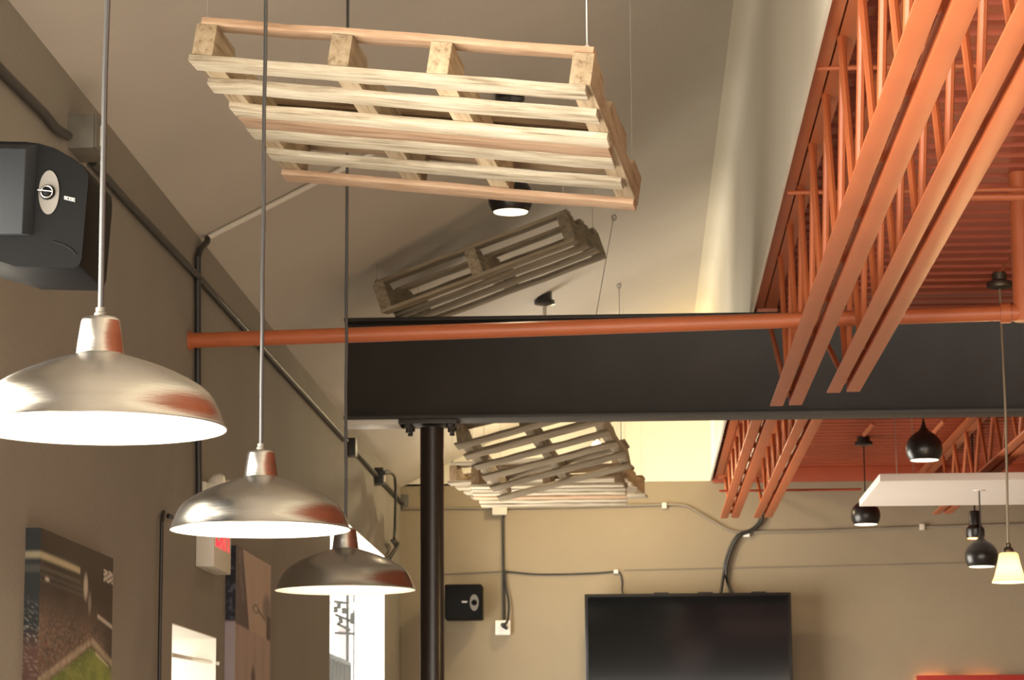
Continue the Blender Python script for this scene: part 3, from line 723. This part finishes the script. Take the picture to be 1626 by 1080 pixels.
# red lit sign low on the back wall
a = at(1455, 1073, BY-.06); rs = thing('lit_sign', (a.x+.5, BY, a.z-.35), 'red lit sign box low on the back wall, only its top showing', 'sign')
part('sign_box', MB().box((a.x, BY-.09, a.z-.35), (a.x+1.1, BY-.04, a.z)), M['redsign'], rs, bevel=.005)
part('tube_light', MB().tube([(a.x+.02, BY-.02, a.z-.035), (a.x+.2, BY-.02, a.z-.035)], .010, 8), M['halo'], rs)
part('tube_light', MB().tube([(a.x+.32, BY-.02, a.z-.04), (a.x+.55, BY-.02, a.z-.04)], .008, 8), M['halo'], rs)
part('stand_off', MB().box((a.x+.3, BY-.04, a.z-.3), (a.x+.34, BY, a.z-.1)), M['redsign'], rs)

# ------------------------------------------------------------------ left wall fittings
XC = WX+.016
cw = thing('conduit', (XC, 9.5, 3.44), 'long dark conduit running along the left wall under the ceiling', 'conduit')
pts = [at_x(x, y, XC) for x, y in ((-120, -30), (0, 110), (70, 180), (88, 203), (108, 216))]
part('conduit_tube', MB().tube(pts, .0135, 10), M['dkconduit'], cw)
pts = [at_x(x, y, XC) for x, y in ((147, 258), (200, 318), (315, 440), (450, 590), (550, 700))]
part('conduit_tube', MB().tube(pts, .0125, 10), M['dkconduit'], cw)
part('conduit_tube', MB().tube([at_x(x, y, XC) for x, y in ((556, 706), (600, 757), (640, 800))], .0125, 10), M['dkconduit'], cw)
def wallbox(px, py, hy, hz, dep, mat, label):
    q = at_x(px, py, WX); t = thing('junction_box', (WX, q.y, q.z-hz), label, 'electrical box', 'wall junction boxes')
    part('box_body', MB().box((WX, q.y-hy, q.z-hz), (WX+dep, q.y+hy, q.z+hz)), M[mat], t, bevel=.003)
    return t, q
t, q = wallbox(118, 220, .09, .05, .075, 'galv', 'galvanised junction box above the near loudspeaker')
q2 = q
t.location = t.location
part('cover', MB().box((WX+.075, q.y-.085, q.z-.048), (WX+.08, q.y+.085, q.z+.048)), M['galv'], t, bevel=.002)
part('receptacle', MB().box((WX+.08, q.y-.03, q.z-.03), (WX+.086, q.y+.03, q.z+.03)), M['plastic'], t, bevel=.002)
wallbox(552, 711, .05, .05, .05, 'dkconduit', 'dark junction box on the left wall behind the lamp cord')
t, q = wallbox(596, 757, .06, .05, .055, 'dkconduit', 'junction box with plugged black cord on the left wall')
part('receptacle', MB().box((WX+.055, q.y-.03, q.z-.03), (WX+.06, q.y+.03, q.z+.03)), M['plastic'], t)
t, q = wallbox(637, 797, .05, .045, .055, 'galv', 'junction box in the far left corner of the walls')
# hanging black cord with looped slack
hc = thing('power_cord', at_x(625, 880, WX+.05), 'black power cord with bunched slack in the far left corner', 'cable')
part('cable_strand', MB().tube(spline([at_x(x, y, WX+.05) for x, y in ((614, 750), (622, 752), (627, 760), (628, 790), (627, 840), (626, 856), (632, 864), (624, 880), (618, 890), (628, 870), (622, 858), (630, 866), (616, 886), (612, 889))], 6), .009, 8), M['blackcord'], hc)
part('plug', MB().tube([at_x(608, 751, WX+.055), at_x(616, 750, WX+.055)], .016, 10), M['blackcord'], hc)

cv = thing('conduit', at_x(315, 760, XC), 'conduit crossing the sloped ceiling and dropping down the left wall', 'conduit')
def on_ceil(px, py, d=.014):
    q = at_ceil(px, py); return Vector((q.x, q.y, q.z-d))
cp = [on_ceil(795, 158), on_ceil(760, 160), on_ceil(690, 187), on_ceil(500, 285), on_ceil(345, 364), on_ceil(330, 372)]
part('ceiling_run', MB().tube(cp, .011, 10), M['plastic'], cv)
wp = [cp[-1], Vector((WX+.03, cp[-1].y-.02, 3.57)), at_x(318, 396, XC), at_x(314, 410, XC), at_x(314, 600, XC), at_x(316, 800, XC)]
part('wall_drop', MB().tube(wp, .012, 10), M['dkconduit'], cv)
th_ = thing('conduit', at_x(256, 1000, XC), 'thin conduit rising beside the stadium picture', 'conduit')
part('conduit_tube', MB().tube([at_x(252, 1150, XC), at_x(254, 1000, XC), at_x(257, 830, XC), at_x(260, 813, WX+.004)], .0065, 10), M['dkconduit'], th_)
part('stub', MB().tube([at_x(264, 818, WX-.01), at_x(272, 821, WX+.02)], .009, 8), M['dkconduit'], th_)

# exit sign with emergency heads
ex = thing('exit_sign', (WX, 9.72, 2.375), 'ivory exit sign with red letters and emergency lamp heads', 'exit sign')
XE = WX+.068
part('housing', MB().box((WX, 9.53, 2.375), (XE, 9.93, 2.60)), M['plastic'], ex, bevel=.006)
part('battery_box', MB().box((WX, 9.56, 2.60), (WX+.03, 9.90, 2.69)), M['plastic'], ex, bevel=.006)
for y in (9.65, 9.85):
    part('lamp_head', MB().lathe([(.0005, -.04), (.03, -.035), (.046, -.015), (.048, .01), (.04, .022), (.0005, .024)], (WX+.06, y, 2.68), 24, axis='x'), M['plastic'], ex)
word(ex, 'EXIT', (XE, 9.58, 2.465), .115, .06, 'x', M['red'], stroke=.024, gap=1.45, depth=.002)

# ------------------------------------------------------------------ canvas prints (flat pictures, colours stored on a fine grid)
def canvas_mat():
    m_, N, L, B = newmat('printed_canvas')
    at_ = N.new('ShaderNodeVertexColor'); at_.layer_name = 'print'
    L.new(at_.outputs[0], B.inputs['Base Color']); B.inputs['Roughness'].default_value = .55; B.inputs['Specular IOR Level'].default_value = .3
    return m_
M['canvas'] = canvas_mat()
def canvas(name, y0, y1, z1, h, dep, fn, side_fn, label, gain=1.0):
    nu, nv = 110, 150
    t = thing(name, (WX, (y0+y1)/2, z1-h), label, 'picture', 'canvas prints on the left wall')
    part('stretcher_box', MB().box((WX, y0+.003, z1-h+.003), (WX+dep-.003, y1-.003, z1-.003)), M['frame'], t)
    for nm in ('print', 'print_edge'):
        if nm == 'print':
            U, V = np.meshgrid(np.linspace(0, 1, nu), np.linspace(0, h, nv)); cols = np.clip(fn(U, V)*gain, 0, 1); k = nu
            vs = [(WX+dep, y0+(y1-y0)*u, z1-v) for u, v in zip(U.ravel(), V.ravel())]
        else:
            U, V = np.meshgrid(np.linspace(0, 1, 8), np.linspace(0, h, nv)); cols = side_fn(U, V); k = 8
            vs = [(WX+dep*u, y0, z1-v) for u, v in zip(U.ravel(), V.ravel())]
        fs = [(r*k+c, (r+1)*k+c, (r+1)*k+c+1, r*k+c+1) for r in range(nv-1) for c in range(k-1)]
        me = bpy.data.meshes.new(nm); o_ = Vector(t.location)
        me.from_pydata([Vector(p)-o_ for p in vs], [], fs); me.materials.append(M['canvas'])
        ca = me.color_attributes.new('print', 'FLOAT_COLOR', 'POINT')
        rgba = np.concatenate([cols.reshape(-1, 3), np.ones((len(vs), 1))], 1).astype(np.float32)
        ca.data.foreach_set('color', rgba.ravel())
        o = bpy.data.objects.new(nm, me); COL.objects.link(o); o.parent = t
    return t
def noise2(shape, cell, seed):
    r = np.random.default_rng(seed); a = r.random((shape[0]//cell+3, shape[1]//cell+3))
    yy, xx = np.mgrid[0:shape[0], 0:shape[1]]/cell; y0_, x0_ = yy.astype(int), xx.astype(int); fy, fx = yy-y0_, xx-x0_
    return (a[y0_, x0_]*(1-fx)+a[y0_, x0_+1]*fx)*(1-fy)+(a[y0_+1, x0_]*(1-fx)+a[y0_+1, x0_+1]*fx)*fy
def mix(c, col, k): return c*(1-k[..., None]) + np.array(col)*k[..., None]
def seg(U, V, a, b, wd):
    ax_, ay = a; bx, by = b; dx, dy = bx-ax_, (by-ay); px, py = U-ax_, V-ay
    t = np.clip((px*dx+py*dy)/(dx*dx+dy*dy), 0, 1); d = np.hypot(px-t*dx, py-t*dy)
    return np.clip(1.4-d/wd, 0, 1)
def stadium(U, V):
    c = np.ones(U.shape+(3,))*np.array([.035, .026, .020])
    n1 = noise2(U.shape, 1, 1); n2 = noise2(U.shape, 9, 2); n3 = noise2(U.shape, 3, 3)
    crowd = np.clip((V-.13)/.12, 0, 1)*np.clip((.98-U)/.2, 0, 1)
    c = mix(c, [.13, .075, .055], crowd*(.3+.7*n2)); c = mix(c, [.30, .22, .17], crowd*np.clip((n1-.62)*2.2, 0, 1)*np.clip((V-.16)/.1, 0, 1))
    c = mix(c, [.22, .06, .04], crowd*np.clip((n3-.66)*3, 0, 1)*np.clip((V-.22)/.08, 0, 1)*np.clip((.7-U)*3, 0, 1))
    arc = .070+.012*U**2
    for k_, (dv, wd, col, s) in enumerate(((0, .0085, (.48, .42, .27), 1), (.032, .005, (.10, .09, .07), .8), (.05, .004, (.09, .08, .065), .7), (.066, .0035, (.11, .095, .075), .6))):
        kk = np.clip(1.5-np.abs(V-arc-dv)/wd, 0, 1)*(U < .52+.02*k_)*s; c = mix(c, col, kk)
    c = mix(c, [.5, .45, .38], np.clip(1.3-((U-.09)/.03)**2-((V-.128)/.007)**2, 0, 1))
    c = mix(c, [.50, .44, .36], np.clip(1.2-((U-.60)/.035)**2-((V-.112)/.042)**2, 0, 1)); c = mix(c, [.25, .22, .19], np.clip(1-((U-.66)/.03)**2-((V-.155)/.04)**2, 0, 1))
    blk = (U > .86)*(V > .042)*(V < .078)*(((U*40).astype(int)+(V*220).astype(int)) % 3 > 0); c = mix(c, [.62, .56, .48], blk*1.0)
    c = mix(c, [.5, .44, .38], seg(U, V, (.78, .184), (1.0, .204), .006))
    apex, lft, rgt = (.70, .268), (.0, .41), (1.0, .318)
    fl_ = apex[1]+(lft[1]-apex[1])*(apex[0]-U)/(apex[0]-lft[0]); fr_ = apex[1]+(rgt[1]-apex[1])*(U-apex[0])/(rgt[0]-apex[0])
    edge = np.where(U < apex[0], fl_, fr_)
    c = mix(c, [.42, .33, .23], np.clip(1.4-np.abs(V-edge+.008)/.012, 0, 1)*(.35+.65*n3))
    g = np.clip((V-edge-.006)/.006, 0, 1)
    green = np.ones(U.shape+(3,))*np.array([.11, .14, .022]); green = mix(green, [.22, .25, .05], np.clip((n2-.4)*2, 0, 1)); green = mix(green, [.36, .36, .16], np.clip((n1-.86)*6, 0, 1))
    c = c*(1-g[..., None])+green*g[..., None]
    c = mix(c, [.5, .46, .3], seg(U, V, (.76, .292), (.96, .318), .006)*g)
    return c
def stadium_edge(U, V):
    c = np.ones(U.shape+(3,))*np.array([.022, .026, .028]); n1 = noise2(U.shape, 1, 5)
    c = mix(c, [.30, .27, .18], np.clip(1.5-np.abs(V-.070)/.0085, 0, 1)); c = mix(c, [.07, .07, .06], np.clip(1.5-np.abs(V-.105)/.01, 0, 1))
    c = mix(c, [.35, .32, .28], np.clip((n1-.72)*3, 0, 1)*np.clip((V-.17)/.1, 0, 1)); c = mix(c, [.14, .06, .04], np.clip((V-.26)/.1, 0, .6)); return c
def player(U, V):
    n2 = noise2(U.shape, 8, 11); n3 = noise2(U.shape, 3, 12)
    c = np.ones(U.shape+(3,))*np.array([.36, .275, .215]); c = mix(c, [.30, .22, .185], n2*.5)
    lim = .20+.19*np.clip(V/.304, 0, 1); dk = np.clip((lim-U)/.03, 0, 1)*(V < .32)
    c = mix(c, [.085, .065, .062], dk); c = mix(c, [.19, .15, .15], dk*np.clip(1-np.abs(U-lim+.12)/.07, 0, 1)*np.clip((n3-.3)*2, 0, 1)*(V < .2))
    c = mix(c, [.16, .125, .12], np.clip(1.2-((U-.88)/.14)**2-((V-.19)/.065)**2, 0, 1)); c = mix(c, [.075, .05, .04], np.clip((U-.86)/.03, 0, 1)*np.clip((V-.215)/.01, 0, 1)*(V < .32))
    c = mix(c, [.06, .055, .035], np.clip(1-np.abs(np.hypot((U-.56)/.09, (V-.212)/.018)-.85)/.3, 0, 1)); c = mix(c, [.1, .07, .06], seg(U, V, (.62, .212), (.82, .238), .006))
    low = np.clip((V-.298-.02*U)/.006, 0, 1); lc = np.ones(U.shape+(3,))*np.array([.30, .225, .19]); lc = mix(lc, [.21, .15, .135], np.clip((np.sin(U*26)+.2), 0, 1)*.5*n2)
    c = c*(1-low[..., None])+lc*low[..., None]
    c = mix(c, [.06, .045, .045], np.clip(1.2-((U-.5)/.07)**2-((V-.50)/.06)**2, 0, 1)); return c
def player_edge(U, V):
    n3 = noise2(U.shape, 2, 21); c = np.ones(U.shape+(3,))*np.array([.018, .018, .026]); c = mix(c, [.10, .10, .13], np.clip((n3-.55)*2.5, 0, 1))
    c = mix(c, [.36, .30, .32], np.clip((V-.29)/.008, 0, 1)); return c
canvas('stadium_picture', 6.837, 7.808, 2.262, .75, .04, stadium, stadium_edge, 'dark canvas picture of a floodlit stadium with green pitch')
canvas('player_picture', 10.243, 11.24, 2.515, .95, .04, player, player_edge, 'canvas picture in mauve and tan tones behind the exit sign', 1.35)

# ------------------------------------------------------------------ street outside the far window
def gp(px, py, Y): return at(px, py, Y)
pb0 = gp(553, 1000, 42)
up = thing('utility_pole', (pb0.x, 42, -.2), 'grey utility pole with crossarms seen through the tall window', 'utility pole')
part('mast', MB().tube([(pb0.x, 42, -.2), (gp(552, 800, 42).x, 42, gp(552, 800, 42).z)], .026, 10), M['pole'], up)
for (xa, ya, xb, yb) in ((532, 976, 566, 990), (535, 990, 556, 1001), (530, 955, 566, 960), (531, 1005, 568, 1007)):
    part('crossarm', MB().tube([gp(xa, ya, 41.9), gp(xb, yb, 41.9)], .022, 8), M['pole'], up)
for (x, y) in ((533, 968), (538, 962), (546, 970), (563, 962), (560, 978), (541, 985)):
    q = gp(x, y, 41.85); part('insulator', MB().lathe([(.03, -.05), (.045, -.02), (.03, 0), (.045, .03), (.02, .05)], q, 10), M['pole'], up)
q = gp(560, 964, 41.8); part('transformer', MB().lathe([(.06, -.05), (.065, -.04), (.065, .05), (.05, .065)], q, 14), M['ceramic'], up)
q = gp(561, 983, 41.8); part('transformer', MB().lathe([(.05, -.08), (.055, -.06), (.055, .06), (.04, .08)], q, 14), M['pole'], up)
for (xa, ya, xb, yb) in ((515, 954, 547, 957), (515, 986, 550, 988), (566, 984, 620, 945)):
    part('line_wire', MB().tube([gp(xa, ya, 41.9), gp((xa+xb)/2, (ya+yb)/2+4, 41.9), gp(xb, yb, 41.9)], .006, 6), M['pole'], up)
part('brace_post', MB().tube([(gp(563, 1000, 42).x, 42, -.2), gp(562, 940, 42)], .014, 8), M['pole'], up)
# railing outside
ra = thing('street_railing', at_x(540, 1070, -2.6), 'dark metal railing outside the tall window', 'railing')
r0, r1 = at_x(515, 1038, -2.6), at_x(554, 1055, -2.6)
part('top_rail', MB().tube([r0, r1], .025, 8), M['pole'], ra)
for k in range(7):
    q = r0 + (r1-r0)*(k/6); part('baluster', MB().tube([(q.x, q.y, -.2), q], .022, 8), M['pole'], ra)
q0, q1 = gp(537, 1000, 70), gp(549, 1000, 70)
fb = thing('far_building', ((q0.x+q1.x)/2, 70, -.3), 'pale mauve building far behind the utility pole', 'building')
part('facade', MB().box((q0.x, 70, -.3), (q1.x, 71, q0.z)), M['far'], fb)
part('parapet', MB().box((q0.x-.05, 69.95, q0.z), (q1.x+.05, 71.05, q0.z+.12)), M['far'], fb)
